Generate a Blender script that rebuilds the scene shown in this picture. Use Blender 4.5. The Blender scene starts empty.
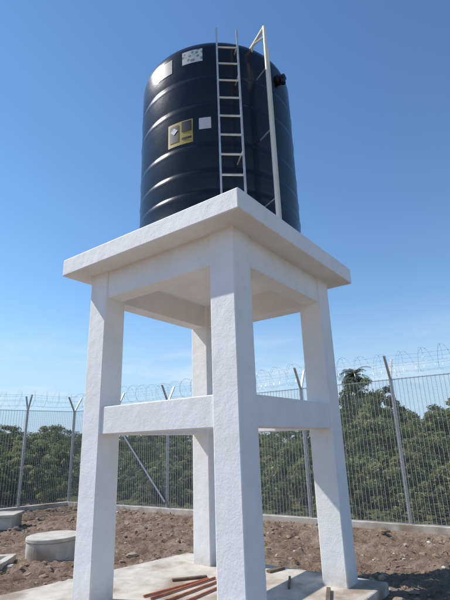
import bpy, bmesh, math, random
import numpy as np
from mathutils import Vector, Matrix, noise
random.seed(7); np.random.seed(7)
S=bpy.context.scene
rad=math.radians
ZC=1.6

# ------------------------------------------------------------ helpers
def nodes(mat):
    mat.use_nodes=True
    nt=mat.node_tree
    return nt, nt.nodes, nt.links, nt.nodes['Principled BSDF']
def mat_noise(name, c1, c2, scale=8, rough=.7, bump=.0, bscale=60, metallic=0, detail=6, c3=None, s3=1.5, spec=.5, bdist=.01):
    m=bpy.data.materials.new(name); nt,N,L,B=nodes(m)
    tc=N.new('ShaderNodeTexCoord')
    n=N.new('ShaderNodeTexNoise'); n.inputs['Scale'].default_value=scale; n.inputs['Detail'].default_value=detail
    L.new(tc.outputs['Object'],n.inputs['Vector'])
    r=N.new('ShaderNodeValToRGB'); r.color_ramp.elements[0].position=.32; r.color_ramp.elements[1].position=.68
    r.color_ramp.elements[0].color=(*c1,1); r.color_ramp.elements[1].color=(*c2,1)
    L.new(n.outputs['Fac'],r.inputs['Fac']); out=r.outputs['Color']
    if c3:
        n3=N.new('ShaderNodeTexNoise'); n3.inputs['Scale'].default_value=s3; n3.inputs['Detail'].default_value=5
        L.new(tc.outputs['Object'],n3.inputs['Vector'])
        r3=N.new('ShaderNodeValToRGB'); r3.color_ramp.elements[0].position=.48; r3.color_ramp.elements[1].position=.66
        L.new(n3.outputs['Fac'],r3.inputs['Fac'])
        mx=N.new('ShaderNodeMixRGB'); mx.inputs['Color2'].default_value=(*c3,1)
        L.new(r3.outputs['Color'],mx.inputs['Fac']); L.new(out,mx.inputs['Color1']); out=mx.outputs['Color']
    L.new(out,B.inputs['Base Color'])
    B.inputs['Roughness'].default_value=rough; B.inputs['Metallic'].default_value=metallic
    B.inputs['Specular IOR Level'].default_value=spec
    if bump>0:
        nb=N.new('ShaderNodeTexNoise'); nb.inputs['Scale'].default_value=bscale; nb.inputs['Detail'].default_value=8
        L.new(tc.outputs['Object'],nb.inputs['Vector'])
        b=N.new('ShaderNodeBump'); b.inputs['Strength'].default_value=bump; b.inputs['Distance'].default_value=bdist
        L.new(nb.outputs['Fac'],b.inputs['Height']); L.new(b.outputs['Normal'],B.inputs['Normal'])
    return m
def link(o,parent=None):
    S.collection.objects.link(o)
    if parent: o.parent=parent
    return o
def empty(name):
    e=bpy.data.objects.new(name,None); e.empty_display_size=.2; return link(e)
def mesh_obj(name,v,f,mat=None,parent=None,smooth=False):
    me=bpy.data.meshes.new(name); me.from_pydata([tuple(x) for x in v],[],f); me.update()
    if mat: me.materials.append(mat)
    if smooth: me.polygons.foreach_set('use_smooth',[True]*len(me.polygons))
    return link(bpy.data.objects.new(name,me),parent)
def fix(o,bev=0,seg=2):
    bm=bmesh.new(); bm.from_mesh(o.data); bmesh.ops.recalc_face_normals(bm,faces=bm.faces)
    bm.to_mesh(o.data); bm.free()
    if bev:
        m=o.modifiers.new('b','BEVEL'); m.width=bev; m.segments=seg; m.limit_method='ANGLE'
    return o
def prism(name,pts,z0,z1,mat,parent=None,bev=.0):
    n=len(pts); v=[(p[0],p[1],z0) for p in pts]+[(p[0],p[1],z1) for p in pts]
    f=[list(range(n))[::-1],list(range(n,2*n))]+[[i,(i+1)%n,n+(i+1)%n,n+i] for i in range(n)]
    return fix(mesh_obj(name,v,f,mat,parent),bev)
class MB:   # mesh builder
    def __init__(s): s.v=[]; s.f=[]
    def tube(s,p,q,r0,r1=None,n=8,cap=True):
        p=Vector(p);q=Vector(q); r1=r0 if r1 is None else r1
        d=(q-p).normalized(); x=d.orthogonal().normalized(); y=d.cross(x); b=len(s.v)
        for c,r in((p,r0),(q,r1)):
            for i in range(n):
                a=2*math.pi*i/n; s.v.append(c+(x*math.cos(a)+y*math.sin(a))*r)
        s.f+=[[b+i,b+(i+1)%n,b+n+(i+1)%n,b+n+i] for i in range(n)]
        if cap: s.f+=[list(range(b,b+n))[::-1],list(range(b+n,b+2*n))]
    def path(s,pts,r,n=8):
        for i in range(len(pts)-1): s.tube(pts[i],pts[i+1],r,r,n)
    def box(s,c,ax,ay,az):  # centre, half-axes vectors
        c=Vector(c);ax=Vector(ax);ay=Vector(ay);az=Vector(az); b=len(s.v)
        for k in(-1,1):
            for i,j in((-1,-1),(1,-1),(1,1),(-1,1)): s.v.append(c+ax*i+ay*j+az*k)
        s.f+=[[b+3,b+2,b+1,b],[b+4,b+5,b+6,b+7]]+[[b+i,b+(i+1)%4,b+4+(i+1)%4,b+4+i] for i in range(4)]
    def obj(s,name,mat,parent=None,smooth=False,bev=0):
        return fix(mesh_obj(name,s.v,s.f,mat,parent,smooth),bev)

# ------------------------------------------------------------ materials
def painted():
    m=bpy.data.materials.new('white_painted_render'); nt,N,L,B=nodes(m)
    g=N.new('ShaderNodeNewGeometry'); sp=N.new('ShaderNodeSeparateXYZ'); L.new(g.outputs['Position'],sp.inputs[0])
    n=N.new('ShaderNodeTexNoise'); n.inputs['Scale'].default_value=2.2; n.inputs['Detail'].default_value=8; n.inputs['Roughness'].default_value=.65
    L.new(g.outputs['Position'],n.inputs['Vector'])
    r=N.new('ShaderNodeValToRGB'); r.color_ramp.elements[0].position=.3; r.color_ramp.elements[1].position=.62
    r.color_ramp.elements[0].color=(.79,.775,.75,1); r.color_ramp.elements[1].color=(.87,.86,.84,1)
    L.new(n.outputs['Fac'],r.inputs['Fac'])
    mr=N.new('ShaderNodeMapRange'); mr.inputs['From Min'].default_value=.1; mr.inputs['From Max'].default_value=.32
    mr.inputs['To Min'].default_value=.85; mr.inputs['To Max'].default_value=0
    L.new(sp.outputs['Z'],mr.inputs['Value'])
    n2=N.new('ShaderNodeTexNoise'); n2.inputs['Scale'].default_value=14; n2.inputs['Detail'].default_value=8
    L.new(g.outputs['Position'],n2.inputs['Vector'])
    mu=N.new('ShaderNodeMath'); mu.operation='MULTIPLY'; L.new(mr.outputs[0],mu.inputs[0]); L.new(n2.outputs['Fac'],mu.inputs[1])
    mx=N.new('ShaderNodeMixRGB'); mx.inputs['Color2'].default_value=(.36,.28,.2,1)
    L.new(mu.outputs[0],mx.inputs['Fac']); L.new(r.outputs['Color'],mx.inputs['Color1']); L.new(mx.outputs[0],B.inputs['Base Color'])
    B.inputs['Roughness'].default_value=.7; B.inputs['Specular IOR Level'].default_value=.3
    b1=N.new('ShaderNodeTexNoise'); b1.inputs['Scale'].default_value=55; b1.inputs['Detail'].default_value=5
    b2=N.new('ShaderNodeTexNoise'); b2.inputs['Scale'].default_value=7; b2.inputs['Detail'].default_value=3
    for b in(b1,b2): L.new(g.outputs['Position'],b.inputs['Vector'])
    B1=N.new('ShaderNodeBump'); B1.inputs['Strength'].default_value=.4; B1.inputs['Distance'].default_value=.005
    B2=N.new('ShaderNodeBump'); B2.inputs['Strength'].default_value=.4; B2.inputs['Distance'].default_value=.016
    L.new(b1.outputs['Fac'],B1.inputs['Height']); L.new(b2.outputs['Fac'],B2.inputs['Height'])
    L.new(B2.outputs['Normal'],B1.inputs['Normal']); L.new(B1.outputs['Normal'],B.inputs['Normal'])
    return m
M_white=painted()
M_conc=mat_noise('raw_concrete',(.44,.40,.34),(.60,.55,.48),6,.9,.5,70,c3=(.31,.245,.18),s3=2.3,spec=.2)
M_tank=mat_noise('black_polyethylene',(.0018,.0024,.005),(.0035,.0045,.009),3,.24,.25,7,bdist=.012,spec=.42)
M_galv=mat_noise('galvanised_steel',(.36,.37,.38),(.56,.56,.56),20,.45,metallic=.6)
M_fence=mat_noise('fence_wire_coating',(.40,.42,.42),(.50,.51,.51),20,.5,metallic=.2)
M_razor=mat_noise('razor_wire_steel',(.42,.42,.42),(.6,.6,.6),20,.4,metallic=.6)
M_alu=mat_noise('ladder_aluminium',(.55,.53,.48),(.72,.70,.64),12,.4,metallic=.5)
M_pvc=mat_noise('cream_pipe',(.72,.68,.56),(.82,.78,.66),6,.4)
M_red=mat_noise('rusty_red_pipe',(.34,.10,.05),(.55,.2,.1),9,.7)
M_wood=mat_noise('weathered_timber',(.1,.07,.045),(.2,.14,.09),9,.9)
M_rockd=mat_noise('soil_clod',(.20,.14,.098),(.34,.25,.18),3,.95,.6,40,c3=(.42,.335,.255),s3=.7,spec=.1)
M_rockl=mat_noise('pale_stone',(.45,.42,.38),(.65,.62,.57),5,.9,spec=.2)
M_black=mat_noise('black_plastic',(.01,.01,.012),(.015,.015,.018),5,.4)

# ------------------------------------------------------------ tower frame (solved dimensions)
F=Vector((.0945,3.962)); ya=rad(36.1075)
a=Vector((-math.cos(ya),math.sin(ya))); b=Vector((math.sin(ya),math.cos(ya)))
A,Bl,w,o=2.160,2.191,.294,.2535
zs=2.0378+ZC; t=.2169; zmb=.1441+ZC; zmt=.4375+ZC; zub=1.7053+ZC; zpad=.1
def P(i,j): return F+a*i+b*j
tower=empty('concrete_water_tower_stand')
def quad(i0,i1,j0,j1): return [P(i0,j0),P(i1,j0),P(i1,j1),P(i0,j1)]
for k,(i,j) in enumerate(((0,0),(A-w,0),(0,Bl-w),(A-w,Bl-w))):
    prism('leg_%d'%(k+1),quad(i,i+w,j,j+w),zpad-.03,zs+.02,M_white,tower,.012)
e=.022; bw=.22
for nm,z0,z1 in(('mid_beam',zmb,zmt),('top_beam',zub,zs+.01)):
    prism(nm+'_1',quad(w-.01,A-w+.01,e,e+bw),z0,z1,M_white,tower,.01)
    prism(nm+'_2',quad(w-.01,A-w+.01,Bl-e-bw,Bl-e),z0,z1,M_white,tower,.01)
    prism(nm+'_3',quad(e,e+bw,w-.01,Bl-w+.01),z0,z1,M_white,tower,.01)
    prism(nm+'_4',quad(A-e-bw,A-e,w-.01,Bl-w+.01),z0,z1,M_white,tower,.01)
prism('roof_slab',quad(-o,A+o,-o,Bl+o),zs,zs+t,M_white,tower,.014)
prism('concrete_plinth',[P(-.28,-.35),P(3.2,-.35),P(2.68,2.38),P(-.28,2.36)],-.15,zpad,M_conc,None,.02)

# ------------------------------------------------------------ tank
T=Vector((-.0369,5.4841)); R=1.067; zt=zs+t; H=2.68
tank=empty('plastic_water_tank')
def rib(z,h=.045,d=.0065):
    return [(R,z-h),(R+d*.6,z-h*.5),(R+d,z),(R+d*.6,z+h*.5),(R,z+h)]
prof=[(0,0),(R-.02,0),(R+.008,.02),(R+.008,.14),(R,.17)]
for z in(.42,.70,1.05,1.62,2.03): prof+=rib(z)+[(R-.005,z+.06),(R,z+.075)]
prof+=[(R,H-.16),(R-.006,H-.12),(R-.025,H-.06),(R-.065,H-.02),(R-.14,H+.01),(R-.3,H+.05),(R-.55,H+.12),(.3,H+.17),(.28,H+.2),(.28,H+.26),(.1,H+.29),(0,H+.29)]
n=128; v=[];f=[]
for r_,z_ in prof:
    for i in range(n):
        an=2*math.pi*i/n; v.append((T.x+r_*math.cos(an),T.y+r_*math.sin(an),zt+.003+z_))
for k in range(len(prof)-1):
    for i in range(n): f.append([k*n+i,k*n+(i+1)%n,(k+1)*n+(i+1)%n,(k+1)*n+i])
to=mesh_obj('tank_body',v,f,M_tank,tank,True)
mb=MB()
an=rad(52); d2=Vector((math.sin(an),-math.cos(an),0)); c=Vector((T.x,T.y,zt+2.36))
mb.tube(c+d2*(R-.05),c+d2*(R+.04),.07,.07,16); mb.tube(c+d2*(R+.03),c+d2*(R+.1),.045,.045,16)
mb.tube(c+d2*(R+.07)+Vector((0,0,.03)),c+d2*(R+.07)+Vector((0,0,-.09)),.035,.035,12)
mb.obj('inlet_fitting',M_black,tank)
def patch(name,phi,z,wd,ht,mat,parent,off=.004,n=10):
    v=[];f=[];dphi=wd/R
    for k in(0,1):
        for i in range(n+1):
            q=rad(phi)+(i/n-.5)*dphi
            v.append((T.x+(R+off)*math.sin(q),T.y-(R+off)*math.cos(q),zt+z+(k-.5)*ht))
    for i in range(n): f.append([i,i+1,n+2+i,n+1+i])
    o_=mesh_obj(name,v,f,mat,parent)
    uv=o_.data.uv_layers.new(name='UVMap')
    for p in o_.data.polygons:
        for li in p.loop_indices:
            vi=o_.data.loops[li].vertex_index; uv.data[li].uv=((vi%(n+1))/n, vi//(n+1))
    return o_
def flat(name,c,rough=.5):
    return mat_noise(name,tuple(x*.85 for x in c),c,10,rough)
def brickmat(name,bg,ink,rows,cols,thr=.5):
    m=bpy.data.materials.new(name); nt,N,L,B=nodes(m)
    uv=N.new('ShaderNodeTexCoord'); mp=N.new('ShaderNodeMapping'); mp.inputs['Scale'].default_value=(cols,rows,1)
    L.new(uv.outputs['UV'],mp.inputs['Vector'])
    vo=N.new('ShaderNodeTexVoronoi'); vo.inputs['Scale'].default_value=1; L.new(mp.outputs[0],vo.inputs['Vector'])
    gt=N.new('ShaderNodeMath'); gt.operation='LESS_THAN'; gt.inputs[1].default_value=thr; L.new(vo.outputs['Distance'],gt.inputs[0])
    mx=N.new('ShaderNodeMixRGB'); mx.inputs['Color1'].default_value=(*bg,1); mx.inputs['Color2'].default_value=(*ink,1)
    L.new(gt.outputs[0],mx.inputs['Fac']); L.new(mx.outputs[0],B.inputs['Base Color']); B.inputs['Roughness'].default_value=.5
    return m
M_lab=brickmat('printed_white_label',(.62,.64,.62),(.2,.32,.25),4,6,.42)
M_lab2=brickmat('printed_grey_label',(.12,.14,.15),(.2,.22,.22),9,5,.3)
M_gold=flat('gold_label',(.42,.31,.05)); M_wl=flat('white_label_paper',(.62,.64,.66)); M_bl=flat('label_black',(.012,.012,.015))
patch('white_label',-15.3,2.42,.27,.2,M_lab,tank)
patch('grey_label',-37.4,2.38,.25,.22,M_lab2,tank)
patch('gold_label',-24.3,1.31,.34,.33,M_gold,tank)
patch('gold_label_print',-28.6,1.32,.13,.24,M_bl,tank,.007)
patch('gold_label_side',-19.5,1.385,.13,.15,M_bl,tank,.007)
patch('gold_label_line',-19.5,1.22,.13,.03,M_bl,tank,.007)
q0=rad(-28.6); v=[]
for dx,dz in((0,.05),(.05,0),(0,-.05),(-.05,0)):
    q=q0+dx/R; v.append((T.x+(R+.01)*math.sin(q),T.y-(R+.01)*math.cos(q),zt+1.36+dz))
mesh_obj('gold_label_diamond',v,[[3,2,1,0]],M_wl,tank)
patch('white_square_label',-7.2,1.38,.145,.16,M_wl,tank)

# ------------------------------------------------------------ ladder
lad=empty('metal_ladder')
bx,by,tx_,ty_=.125,4.10,.125,4.32; zl0=zt; zl1=4.95+ZC
def lp(s,u):
    return Vector((bx+(tx_-bx)*u+s*.995, by+(ty_-by)*u+s*.08, zl0+(zl1-zl0)*u))
rl=MB()
for s in(-.128,.128):
    p,q=lp(s,0),lp(s,1); d=(q-p); c=(p+q)/2
    rl.box(c,(.011,0,0),(0,.022,0),d/2)
    for u in(.3,.72,.9):
        pp=lp(s,u); dirv=Vector((T.x-pp.x,T.y-pp.y,0)); L_=dirv.length-R; 
        rl.tube(pp,pp+dirv.normalized()*L_,.008)
    rl.box(lp(s,0)+Vector((0,0,.006)),(.04,0,0),(0,.05,0),(0,0,.006))
rl.obj('rails',M_alu,lad)
rg=MB(); zz=zl0+.2
while zz<zl1-.1:
    u=(zz-zl0)/(zl1-zl0); rg.tube(lp(-.125,u),lp(.125,u),.0125,.0125,10); zz+=.272
rg.obj('rungs',M_alu,lad)

# ------------------------------------------------------------ fill pipe with bracket
fp=empty('tank_fill_pipe')
m1=MB(); m2=MB()
x0,y0=.60,4.33; ztop=4.99+ZC
inw=Vector((T.x-x0,T.y-y0,0)).normalized()
m1.path([(x0,y0,zt),(x0,y0,ztop)],.022,12)
m1.path([(x0,y0,ztop-.005),(x0+inw.x*.42,y0+inw.y*.42,ztop-.06),(x0+inw.x*.5,y0+inw.y*.5,zt+H+.04)],.018,12)
m1.path([(x0,y0,ztop-.16),(x0-.14,y0+.12,ztop-.16),(x0-.2,y0+.45,ztop-.22)],.013,10)
side=Vector((inw.y,-inw.x,0))
p=Vector((x0,y0,0))+side*.055+inw*.03
m1.path([(p.x,p.y,zt),(p.x,p.y,ztop-.28)],.013,10)
for z in(.3,1.2,2.1):
    m2.tube((x0,y0,zt+z),Vector((x0,y0,zt+z))+inw*.235,.009)
    m2.tube((x0,y0,zt+z+.004),(p.x,p.y,zt+z+.004),.008)
m1.obj('riser',M_pvc,fp); m2.obj('support_strut',M_galv,fp)

# ------------------------------------------------------------ ground
def hn(x,y,s,amp): return noise.noise(Vector((x*s,y*s,3.1)))*amp
def padmask(x,y):
    dx,dy=x-F.x,y-F.y; i=dx*a.x+dy*a.y; j=dx*b.x+dy*b.y
    di=max(-.28-i,i-3.0,0); dj=max(-.35-j,j-2.37,0); return math.hypot(di,dj)
fa=Vector((3.31,9.21)); fb=Vector((-4.96,14.84)); fd=(fb-fa).normalized(); fn=Vector((fd.y,-fd.x)); 
if fn.y<0: fn=-fn
def gh(x,y):
    m=min(1,padmask(x,y)/.5)
    d=(Vector((x,y))-fa).dot(fn)
    k=min(1,abs(d)/.8+.15)
    far=math.hypot(x,y-8); amp=1 if far<40 else max(0,1-(far-40)/40)
    return (hn(x,y,.45,.08)+hn(x,y,1.7,.07)+hn(x,y,5.5,.055)+hn(x,y,12,.04)+hn(x,y,19,.03))*(.12+.88*m)*k*amp - .01
Ng=460
lin=np.linspace(-1,1,Ng)
def warp(u): return 8.5*u + (np.sign(u)*np.abs(u)**9)*60 + (np.sign(u)*np.abs(u)**60)*2600
gx=warp(lin); gy=warp(lin)+10
v=[];f=[]
for y in gy:
    for x in gx: v.append((x,y,gh(x,y)))
for j in range(Ng-1):
    for i in range(Ng-1): f.append([j*Ng+i,j*Ng+i+1,(j+1)*Ng+i+1,(j+1)*Ng+i])
def soil():
    m=bpy.data.materials.new('brown_soil'); nt,N,L,B=nodes(m)
    g=N.new('ShaderNodeNewGeometry')
    def nz(s,d=8,r=.6):
        n_=N.new('ShaderNodeTexNoise'); n_.inputs['Scale'].default_value=s; n_.inputs['Detail'].default_value=d; n_.inputs['Roughness'].default_value=r
        L.new(g.outputs['Position'],n_.inputs['Vector']); return n_.outputs['Fac']
    def ramp(src,els):
        r=N.new('ShaderNodeValToRGB'); cr=r.color_ramp
        while len(cr.elements)<len(els): cr.elements.new(.5)
        for e_,(p_,c_) in zip(cr.elements,els): e_.position=p_; e_.color=(*c_,1)
        L.new(src,r.inputs['Fac']); return r.outputs['Color']
    c=ramp(nz(1.6,10,.74),[(.3,(.21,.142,.096)),(.46,(.34,.24,.165)),(.58,(.42,.315,.23)),(.7,(.51,.41,.315))])
    fine=ramp(nz(38,6,.75),[(.33,(.45,.45,.45)),(.66,(1.25,1.25,1.25))])
    mu=N.new('ShaderNodeMixRGB'); mu.blend_type='MULTIPLY'; mu.inputs['Fac'].default_value=1
    L.new(c,mu.inputs['Color1']); L.new(fine,mu.inputs['Color2'])
    dt=N.new('ShaderNodeVectorMath'); dt.operation='DOT_PRODUCT'; dt.inputs[1].default_value=(fn.x,fn.y,0)
    L.new(g.outputs['Position'],dt.inputs[0])
    ad=N.new('ShaderNodeMath'); ad.operation='MULTIPLY_ADD'; ad.inputs[1].default_value=1.4; 
    L.new(nz(1.3,5),ad.inputs[0]); L.new(dt.outputs['Value'],ad.inputs[2])
    mr=N.new('ShaderNodeMapRange'); d0=fa.dot(fn); mr.inputs['From Min'].default_value=d0+.9; mr.inputs['From Max'].default_value=d0+1.6
    L.new(ad.outputs[0],mr.inputs['Value'])
    gc=ramp(nz(5,8,.7),[(.35,(.06,.08,.025)),(.55,(.14,.15,.06)),(.7,(.25,.22,.12))])
    mx=N.new('ShaderNodeMixRGB'); L.new(mr.outputs[0],mx.inputs['Fac']); L.new(mu.outputs[0],mx.inputs['Color1']); L.new(gc,mx.inputs['Color2'])
    L.new(mx.outputs[0],B.inputs['Base Color']); B.inputs['Roughness'].default_value=.95; B.inputs['Specular IOR Level'].default_value=.1
    bp=N.new('ShaderNodeBump'); bp.inputs['Strength'].default_value=1; bp.inputs['Distance'].default_value=.05
    L.new(nz(18,10,.8),bp.inputs['Height']); L.new(bp.outputs[0],B.inputs['Normal'])
    return m
M_soil=soil()
mesh_obj('ground',v,f,M_soil,None,True)

ico=bmesh.new(); bmesh.ops.create_icosphere(ico,subdivisions=2,radius=1); iv=np.array([v_.co[:] for v_ in ico.verts]); if_=np.array([[x.index for x in f_.verts] for f_ in ico.faces]); ico.free()
ico=bmesh.new(); bmesh.ops.create_icosphere(ico,subdivisions=1,radius=1); iv1=np.array([v_.co[:] for v_ in ico.verts]); if1=np.array([[x.index for x in f_.verts] for f_ in ico.faces]); ico.free()
def rubble(name,count,smin,smax,mat,power=3,sink=.2):
    V=[];Fc=[];off=0;c=0
    while c<count:
        y=random.uniform(4.5,16); x=random.uniform(-.62,.62)*y+random.uniform(-.5,.5)
        if padmask(x,y)<.04: continue
        d=(Vector((x,y))-fa).dot(fn)
        if d>-.25: continue
        if (Vector((x,y))-Vector((-2.85,7.95))).length<.5: continue
        if noise.noise(Vector((x*.9,y*.9,8)))<random.uniform(-.6,.35): continue
        s=smin+(smax-smin)*random.random()**power
        base,fc=(iv,if_) if s>.04 else (iv1,if1)
        sc=np.array([s*random.uniform(.7,1.5),s*random.uniform(.6,1.1),s*random.uniform(.4,.8)])
        q=base*(1+.5*(np.random.rand(len(base),1)-.5))*sc
        an=random.uniform(0,6.28); ca,sa=math.cos(an),math.sin(an)
        q=np.stack([q[:,0]*ca-q[:,1]*sa,q[:,0]*sa+q[:,1]*ca,q[:,2]],1)+np.array([x,y,gh(x,y)+sc[2]*sink])
        V.append(q);Fc.append(fc+off);off+=len(q);c+=1
    V=np.concatenate(V);Fc=np.concatenate(Fc)
    return mesh_obj(name,V.tolist(),Fc.tolist(),mat)
rubble('soil_clods',3200,.006,.065,M_rockd,6,.1)
rubble('pale_rubble',420,.006,.05,M_rockl,4)
st=MB()
for i in range(900):
    y=random.uniform(5,15); x=random.uniform(-.6,.6)*y
    if padmask(x,y)<.05 or (Vector((x,y))-fa).dot(fn)>-.3: continue
    an=random.uniform(0,6.28); l=random.uniform(.03,.18); z=gh(x,y)+.015
    st.tube((x,y,z),(x+math.cos(an)*l,y+math.sin(an)*l,z+random.uniform(-.01,.04)),.003+.004*random.random(),.003,4)
st.obj('dry_sticks',M_wood)
wd=MB()
for i in range(90):
    if i<60:
        al=random.uniform(-5,10); p_=fa+fd*al-fn*random.uniform(.12,.5)
    else:
        y=random.uniform(7,12); p_=Vector((random.uniform(-.55,.55)*y,y))
        if padmask(p_.x,p_.y)<.1 or (p_-fa).dot(fn)>-.1: continue
    z=gh(p_.x,p_.y)
    for k in range(random.randint(6,16)):
        an=random.uniform(0,6.28); l=random.uniform(.03,.12); d_=Vector((math.cos(an)*.6,math.sin(an)*.6,random.uniform(.4,1.2))).normalized()*l
        bq=Vector((p_.x+random.uniform(-.04,.04),p_.y+random.uniform(-.04,.04),z)); sdv=Vector((-math.sin(an),math.cos(an),0))*.006
        kx=len(wd.v); wd.v+=[bq-sdv,bq+sdv,bq+d_+Vector((0,0,-.01))]; wd.f.append([kx,kx+1,kx+2])
wd.obj('small_weeds',mat_noise('weed_green',(.06,.09,.02),(.13,.16,.05),4,.6))

# ------------------------------------------------------------ manhole, boxes
mh=empty('round_concrete_manhole'); c=(-2.85,7.95)
def disc(name,r,z0,z1,mat,par,bev,cx,cy,n=48): return prism(name,[(cx+r*math.cos(2*math.pi*i/n),cy+r*math.sin(2*math.pi*i/n)) for i in range(n)],z0,z1,mat,par,bev)
disc('shaft',.40,-.1,.25,M_conc,mh,.01,*c); disc('lid',.415,.252,.31,M_conc,mh,.012,*c)
def rect(cx,cy,hx,hy,an):
    ca,sa=math.cos(an),math.sin(an); return [(cx+x*ca-y*sa,cy+x*sa+y*ca) for x,y in((-hx,-hy),(hx,-hy),(hx,hy),(-hx,hy))]
ib=empty('concrete_inspection_box')
prism('walls',rect(-5.12,10.9,.36,.32,.1),-.1,.24,M_conc,ib,.012); prism('cover',rect(-5.12,10.9,.40,.36,.1),.242,.30,M_conc,ib,.01)
dc=empty('concrete_drain_chamber')
prism('rim_1',rect(-3.72,7.15,.45,.06,.1),-.1,.1,M_conc,dc,.01); prism('rim_2',rect(-3.77,7.65,.45,.06,.1),-.1,.1,M_conc,dc,.01)
prism('rim_3',rect(-3.35,7.44,.06,.2,.1),-.1,.098,M_conc,dc,.01); prism('floor',rect(-3.74,7.4,.4,.2,.1),-.1,.03,M_conc,dc,0)

pp=MB()
for (x1,y1,x2,y2,z) in((-.22,6.03,-.86,5.34,.115),(-.14,5.93,-.8,5.12,.115),(-.30,6.0,-.95,5.42,.115),(-.1,5.75,-.5,5.2,.115)):
    pp.tube((x1,y1,z),(x2,y2,z),.012,.012,10)
pp.obj('loose_red_pipes',M_red)
tb=MB()
tb.box((-.52,6.04,.115),(.2,.05,0),(-.008,.025,0),(0,0,.012))
tb.box((.52,6.3,.115),(.1,.08,0),(-.02,.025,0),(0,0,.013))
tb.box((.95,5.25,.118),(.05,.22,0),(.02,-.005,0),(0,0,.014))
tb.box((.62,5.75,.116),(.03,.2,0),(.012,-.003,0),(0,0,.012))
tb.obj('timber_offcuts',M_wood)

# ------------------------------------------------------------ fence
fence=empty('security_fence')
FT=2.77; pts=[fa+(fb-fa)*(k/5) for k in range(-4,6)]
pdir=(Vector((-6.05,13.85))-fb).normalized()
left=[fb, Vector((-6.05,13.85)), Vector((-6.05,13.85))+pdir*2, Vector((-6.05,13.85))+pdir*4, Vector((-6.05,13.85))+pdir*6]
runs=[pts,left]
posts=MB(); arms=MB()
postlist=[(p_,fd) for p_ in pts]+[(p_,pdir) for p_ in left[1:]]
for p_,dv in postlist:
    nn=Vector((dv.y,-dv.x))
    posts.box((p_.x,p_.y,(FT-.3)/2),(dv.x*.03,dv.y*.03,0),(nn.x*.03,nn.y*.03,0),(0,0,(FT+.3)/2))
    for s in(-1,1):
        q=Vector((p_.x,p_.y,FT-.03)); r_=q+Vector((nn.x*s*.25,nn.y*s*.25,.46)); cc=(q+r_)/2
        arms.box(cc,(dv.x*.022,dv.y*.022,0),(nn.x*.02,nn.y*.02,.0),(r_-q)/2)
posts.obj('posts',M_galv,fence); arms.obj('y_arms',M_galv,fence)
# one 2 m welded-mesh panel, instanced between the posts
PL=2.0; pn=MB()
m_=26
for i in range(m_+1):
    pn.box((i*PL/m_,0,.12+(FT-.12)/2),(.003,0,0),(0,.0022,0),(0,0,(FT-.12)/2))
for i in range(int((FT-.12)/.0254)+1):
    pn.box((PL/2,-.005,.12+i*.0254),(PL/2,0,0),(0,.0014,0),(0,0,.0014))
pn.box((PL/2,-.012,FT-.02),(PL/2,0,0),(0,.004,0),(0,0,.006))
pme=None; rw=MB()
for run in runs:
    for k in range(len(run)-1):
        p_,q_=run[k],run[k+1]; d=(q_-p_); Ln=d.length; d=d/Ln; nn=Vector((d.y,-d.x))
        n2=nn if nn.y<0 else -nn
        if pme is None:
            po_=pn.obj('mesh_panel',M_fence,fence); pme=po_.data
        else:
            po_=link(bpy.data.objects.new('mesh_panel',pme),fence)
        po_.location=(p_.x+n2.x*.035,p_.y+n2.y*.035,0); po_.rotation_euler=(0,0,math.atan2(d.y,d.x)); po_.scale=(Ln/PL,1,1)
        for s in(-1,1):
            for tt in(.35,.68,1.0):
                A0=Vector((p_.x+nn.x*s*.25*tt,p_.y+nn.y*s*.25*tt,FT-.03+.46*tt)); B0=A0+Vector((d.x*Ln,d.y*Ln,0))
                prev=A0
                for i in range(1,7):
                    u=i/6; c2=A0.lerp(B0,u); c2.z-=.03*math.sin(math.pi*u); rw.tube(prev,c2,.0018,.0018,4,False); prev=c2
                nb=int(Ln/.12)
                for i in range(nb):
                    u=i/nb; c2=A0.lerp(B0,u); c2.z-=.03*math.sin(math.pi*u)
                    dz=Vector((random.uniform(-1,1),random.uniform(-1,1),random.uniform(-1,1))).normalized()*.018
                    rw.tube(c2-dz,c2+dz,.0016,.0016,3,False)
rw.obj('barbed_strands',M_razor,fence)
cw=MB(); blades=MB()
for run in runs:
    p_,q_=run[0],run[-1]; d=(q_-p_); Ln=d.length; d=d/Ln; nn=Vector((d.y,-d.x)); Rr=.24
    turns=int(Ln/.2); steps=20; prev=None
    for i in range(turns*steps):
        th=2*math.pi*i/steps; s=i/(turns*steps)*Ln + .09*math.sin(th*.5)+.04*math.sin(i*.031)
        rr=Rr*(1+.07*math.sin(i*.137))
        c2=Vector((p_.x+d.x*s+nn.x*rr*math.cos(th),p_.y+d.y*s+nn.y*rr*math.cos(th),FT+.31+rr*math.sin(th)+.03*math.sin(i*.021)))
        if prev is not None:
            cw.tube(prev,c2,.0018,.0018,3,False)
            if i%2==0:
                dz=(c2-prev).normalized()*.014; nx=Vector((random.uniform(-1,1),random.uniform(-1,1),random.uniform(-1,1))).normalized()*.008
                blades.v+= [c2-dz,c2+nx,c2+dz,c2-nx]; k=len(blades.v)-4; blades.f.append([k,k+1,k+2,k+3])
        prev=c2
cw.obj('razor_coil',M_razor,fence); blades.obj('razor_blades',M_razor,fence)
br=MB(); h0=fa+(fb-fa)*(4/5); h1=fa+(fb-fa)*(3/5)
off=-fn*.09
br.tube((h0.x+off.x,h0.y+off.y,2.35),(h1.x+off.x,h1.y+off.y,.25),.025,.025,10)
br.obj('diagonal_brace',M_galv,fence)
for k,run in enumerate(runs):
    p_,q_=run[0],run[-1]; d=(q_-p_).normalized(); nn=Vector((d.y,-d.x))*.09
    prism('fence_kerb' if k==0 else 'fence_kerb.001',[p_+nn,q_+nn,q_-nn,p_-nn],-.2,.10 if k==0 else .096,M_conc,None,.01)

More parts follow.
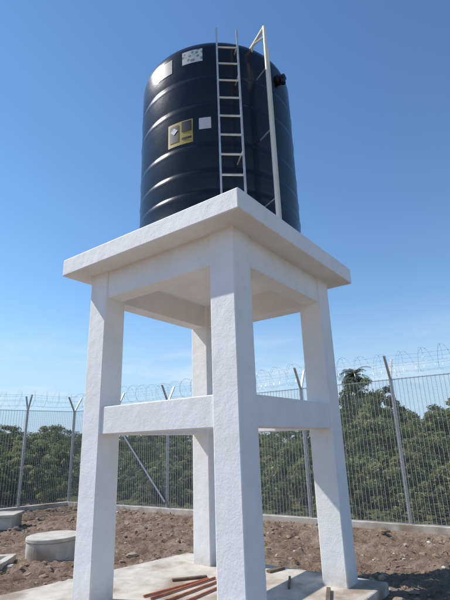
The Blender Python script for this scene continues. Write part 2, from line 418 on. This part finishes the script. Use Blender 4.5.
# ------------------------------------------------------------ vegetation
def leafmat(name,dark,mid,light):
    m=bpy.data.materials.new(name); nt,N,L,B=nodes(m)
    at=N.new('ShaderNodeAttribute'); at.attribute_name='tone'
    oi=N.new('ShaderNodeObjectInfo')
    ad=N.new('ShaderNodeMath'); ad.operation='MULTIPLY_ADD'; ad.inputs[1].default_value=.6; L.new(oi.outputs['Random'],ad.inputs[0]); L.new(at.outputs['Fac'],ad.inputs[2])
    sb=N.new('ShaderNodeMath'); sb.operation='SUBTRACT'; sb.inputs[1].default_value=.25; L.new(ad.outputs[0],sb.inputs[0])
    r=N.new('ShaderNodeValToRGB'); cr=r.color_ramp; cr.elements.new(.5)
    for e_,p_,c_ in zip(cr.elements,(.05,.5,.95),(dark,mid,light)): e_.position=p_; e_.color=(*c_,1)
    L.new(sb.outputs[0],r.inputs['Fac']); L.new(r.outputs[0],B.inputs['Base Color']); B.inputs['Roughness'].default_value=.5; B.inputs['Specular IOR Level'].default_value=.35
    tr=N.new('ShaderNodeBsdfTranslucent'); L.new(r.outputs[0],tr.inputs['Color'])
    mx=N.new('ShaderNodeMixShader'); mx.inputs[0].default_value=.42; L.new(B.outputs[0],mx.inputs[1]); L.new(tr.outputs[0],mx.inputs[2])
    L.new(mx.outputs[0],N['Material Output'].inputs['Surface'])
    return m
M_leaf=leafmat('leaf_green',(.055,.075,.024),(.155,.19,.062),(.32,.33,.14))
M_palm=leafmat('palm_green',(.02,.03,.01),(.05,.065,.022),(.10,.11,.04))
M_bark=mat_noise('bark',(.09,.075,.055),(.2,.17,.13),8,.95)
def foliage_mesh(name,seed,H_,W_,ncl,nl,ls,base=.25,bush=False):
    rs=np.random.RandomState(seed); tb=MB()
    cs=[]
    for i in range(ncl):
        th=rs.uniform(0,2*math.pi); u=rs.uniform(0,1); rr=math.sqrt(rs.uniform(.02,1))
        z=base+(1-base)*u
        env=math.sin(math.pi*min(1,max(.12,(u*.8+.18))))**.6
        cs.append((W_*rr*env*math.cos(th)*(1+.3*math.sin(th*2+seed)),W_*rr*env*math.sin(th),H_*z*(.9+.15*rs.rand())))
    cs=np.array(cs)
    V=[];tone=[]
    for c_ in cs:
        r_=rs.uniform(.22,.5)*W_*.55; k=int(nl*rs.uniform(.6,1.3))
        d=rs.normal(size=(k,3)); d/=np.linalg.norm(d,axis=1)[:,None]; d*=(rs.rand(k,1)**.45)*r_*np.array([1,1,.75])
        p=c_+d; t0=rs.uniform(.15,.75)
        ax=rs.normal(size=(k,3)); ax/=np.linalg.norm(ax,axis=1)[:,None]
        up=rs.normal(size=(k,3)); bx_=np.cross(ax,up); bx_/=np.linalg.norm(bx_,axis=1)[:,None]
        s=ls*rs.uniform(.6,1.4,size=(k,1))
        q=np.stack([p-ax*s,p+bx_*s*.42,p+ax*s,p-bx_*s*.42],1); V.append(q.reshape(-1,3)); tone+= (np.clip(t0+rs.uniform(-.15,.2,k)+d[:,2]/r_*.15,0,1)).tolist()
    V=np.concatenate(V); nq=len(V)//4
    if not bush:
        top=Vector((0,0,H_*.45)); tb.tube((0,0,-.2),top,.05*H_*.5,.03*H_*.5,8,False)
        for c_ in cs[::2]:
            m_=Vector(c_)*.5+Vector((0,0,H_*.22)); tb.tube(top*rs.uniform(.6,1),m_,.022*H_*.5,.014*H_*.5,5,False); tb.tube(m_,c_,.014*H_*.5,.005,5,False)
    else:
        for c_ in cs[::3]: tb.tube((0,0,-.1),c_,.02,.006,4,False)
    nt_=len(tb.v)
    allv=np.array([tuple(x) for x in tb.v]+V.tolist())
    faces=tb.f+(np.arange(nq*4).reshape(-1,4)+nt_).tolist()
    me=bpy.data.meshes.new(name); me.from_pydata(allv.tolist(),[],faces); me.update()
    me.materials.append(M_bark); me.materials.append(M_leaf)
    mi=[0]*len(tb.f)+[1]*nq; me.polygons.foreach_set('material_index',mi)
    at=me.attributes.new('tone','FLOAT','FACE'); at.data.foreach_set('value',[0.]*len(tb.f)+tone)
    return me
trees=[foliage_mesh('tree_mesh_%d'%i,i+1,4.0,1.7+.25*(i%3),30,170,.075,.22) for i in range(5)]
bushes=[foliage_mesh('bush_mesh_%d'%i,i+20,1.5,1.0,16,150,.06,.1,True) for i in range(4)]
tl=empty('tree_line')
bk=[-1.2,-.5,-.35,-.2,0,.1,.2,.25,.29,.34,.38,.45,.55,1.2]
sk=[.05,.050,.045,.045,.04,.035,.045,.075,.105,.075,.055,.062,.075,.08]
def inst(me,x,y,s,sz,par,nm):
    o_=bpy.data.objects.new(nm,me); o_.location=(x,y,-.05); o_.rotation_euler=(0,0,random.uniform(0,6.28)); o_.scale=(s,s,sz); link(o_,par)
for i in range(260):
    d=random.uniform(17,50) if i>70 else random.uniform(15.5,26)
    br_=random.uniform(-.95,.95); y=d/math.sqrt(1+br_*br_); x=br_*y
    if (Vector((x,y))-fa).dot(fn)<3.2: continue
    el=float(np.interp(br_,bk,sk)); h=1.6+d*el*random.uniform(.5,1.12)+random.uniform(-.25,.1)
    if d<22: h*=random.uniform(.65,1)
    s=h/4.15; inst(random.choice(trees),x,y,s*random.uniform(1.0,1.5) if h<3.5 else s*1.05,s,tl,'tree_clump')
for i in range(220):
    al=random.uniform(-12,14); dd=1.3+abs(random.gauss(0,3)); p_=fa+fd*al+fn*dd
    s=random.uniform(.45,1.05)*(.7 if dd<2 else 1)
    inst(random.choice(bushes),p_.x,p_.y,s,s*random.uniform(.7,1.1),tl,'bush_clump')
for i in range(60):
    al=random.uniform(0,9); dd=random.uniform(1.2,6); nl_=Vector((pdir.y,-pdir.x)); 
    if nl_.x>0: nl_=-nl_
    p_=fb+pdir*al+nl_*dd; s=random.uniform(.5,1.1); inst(random.choice(bushes),p_.x,p_.y,s,s,tl,'bush_clump')
palm=empty('palm_tree'); pm=MB(); px,py=10.9,39.0; ph=6.9
pm.tube((px,py,-.2),(px+.15,py,ph*.5),.2,.16,10); pm.tube((px+.15,py,ph*.5),(px,py,ph),.16,.12,10); pm.obj('trunk',M_bark,palm)
fv=[];ff=[];tn=[]
for i in range(52):
    az=random.uniform(0,6.28); el0=random.uniform(-.3,1.3); Lf=random.uniform(1.3,1.9); steps=9; p_=Vector((px,py,ph)); e_=el0
    for k in range(steps):
        dr=Vector((math.cos(az)*math.cos(e_),math.sin(az)*math.cos(e_),math.sin(e_))); sd=Vector((-math.sin(az),math.cos(az),0)); q=p_+dr*Lf/steps
        ll=.42*math.sin(math.pi*(k+1.2)/(steps+1.5))
        for s in(-1,1):
            for h_ in(0,.5):
                b0=p_.lerp(q,h_); tip=b0+sd*s*ll+dr*.18+Vector((0,0,-.14)); kx=len(fv); fv+=[b0,b0+dr*.06,tip]; ff.append([kx,kx+1,kx+2]); tn.append(random.uniform(.1,.9))
        p_=q; e_-=.2
po=mesh_obj('fronds',fv,ff,M_palm,palm); at=po.data.attributes.new('tone','FLOAT','FACE'); at.data.foreach_set('value',tn)
bt=bpy.data.objects.new('broadleaf_tree',foliage_mesh('broadleaf_tree',77,5.6,2.3,70,260,.08,.2)); bt.location=(9.7,32.5,-.05); link(bt)

# ------------------------------------------------------------ light & world
sd=Vector((-1,.24,0)).normalized(); EL=rad(47)
s=Vector((sd.x*math.cos(EL),sd.y*math.cos(EL),math.sin(EL)))
sl=bpy.data.lights.new('sun','SUN'); sl.energy=5; sl.angle=rad(.53); sl.color=(1,.95,.88)
so=link(bpy.data.objects.new('sun',sl)); so.rotation_euler=s.to_track_quat('Z','Y').to_euler(); so.location=(-20,8,25)
W=bpy.data.worlds.new('World'); S.world=W; W.use_nodes=True; nt=W.node_tree; N=nt.nodes; L=nt.links
sky=N.new('ShaderNodeTexSky'); sky.sky_type='NISHITA'; sky.sun_disc=False; sky.sun_elevation=EL; sky.sun_rotation=math.atan2(sd.x,sd.y)
sky.air_density=1.15; sky.dust_density=0; sky.ozone_density=3.5
hs=N.new('ShaderNodeHueSaturation'); hs.inputs['Saturation'].default_value=1.12; hs.inputs['Value'].default_value=1.12; L.new(sky.outputs[0],hs.inputs['Color'])
tc=N.new('ShaderNodeTexCoord'); mp=N.new('ShaderNodeMapping'); mp.inputs['Scale'].default_value=(3,3,14)
L.new(tc.outputs['Generated'],mp.inputs['Vector'])
sp=N.new('ShaderNodeSeparateXYZ'); L.new(tc.outputs['Generated'],sp.inputs[0])
# pale-blue haze low over the horizon
hz=N.new('ShaderNodeMapRange'); hz.interpolation_type='SMOOTHSTEP'; hz.inputs['From Min'].default_value=.30; hz.inputs['From Max'].default_value=0.0; hz.inputs['To Max'].default_value=.95
L.new(sp.outputs['Z'],hz.inputs['Value'])
hm=N.new('ShaderNodeMixRGB'); hm.inputs['Color2'].default_value=(3.1,4.5,6.1,1); L.new(hz.outputs[0],hm.inputs['Fac']); L.new(hs.outputs[0],hm.inputs['Color1'])
nz=N.new('ShaderNodeTexNoise'); nz.inputs['Scale'].default_value=1.6; nz.inputs['Detail'].default_value=8; nz.inputs['Roughness'].default_value=.6; L.new(mp.outputs[0],nz.inputs['Vector'])
cr=N.new('ShaderNodeValToRGB'); cr.color_ramp.elements[0].position=.50; cr.color_ramp.elements[1].position=.85; L.new(nz.outputs['Fac'],cr.inputs['Fac'])
band=N.new('ShaderNodeMapRange'); band.inputs['From Min'].default_value=.25; band.inputs['From Max'].default_value=.12; L.new(sp.outputs['Z'],band.inputs['Value'])
mu=N.new('ShaderNodeMath'); mu.operation='MULTIPLY'; L.new(cr.outputs['Color'],mu.inputs[0]); L.new(band.outputs[0],mu.inputs[1])
mx=N.new('ShaderNodeMixRGB'); mx.inputs['Color2'].default_value=(6,6.4,6.8,1); L.new(mu.outputs[0],mx.inputs['Fac']); L.new(hm.outputs[0],mx.inputs['Color1'])
bg=N['Background']; bg.inputs['Strength'].default_value=.145; L.new(mx.outputs[0],bg.inputs['Color'])

# ------------------------------------------------------------ camera
cd=bpy.data.cameras.new('camera'); co=link(bpy.data.objects.new('camera',cd)); S.camera=co
cd.sensor_fit='VERTICAL'; cd.sensor_height=24; cd.lens=449.1125/600*24; cd.clip_end=6000
co.matrix_world=Matrix.Translation((0,0,ZC))@Matrix.Rotation(rad(90+17.8429),4,'X')@Matrix.Rotation(rad(-1.8107),4,'Z')
S.view_settings.view_transform='Standard'; S.view_settings.look='None'; S.view_settings.exposure=0
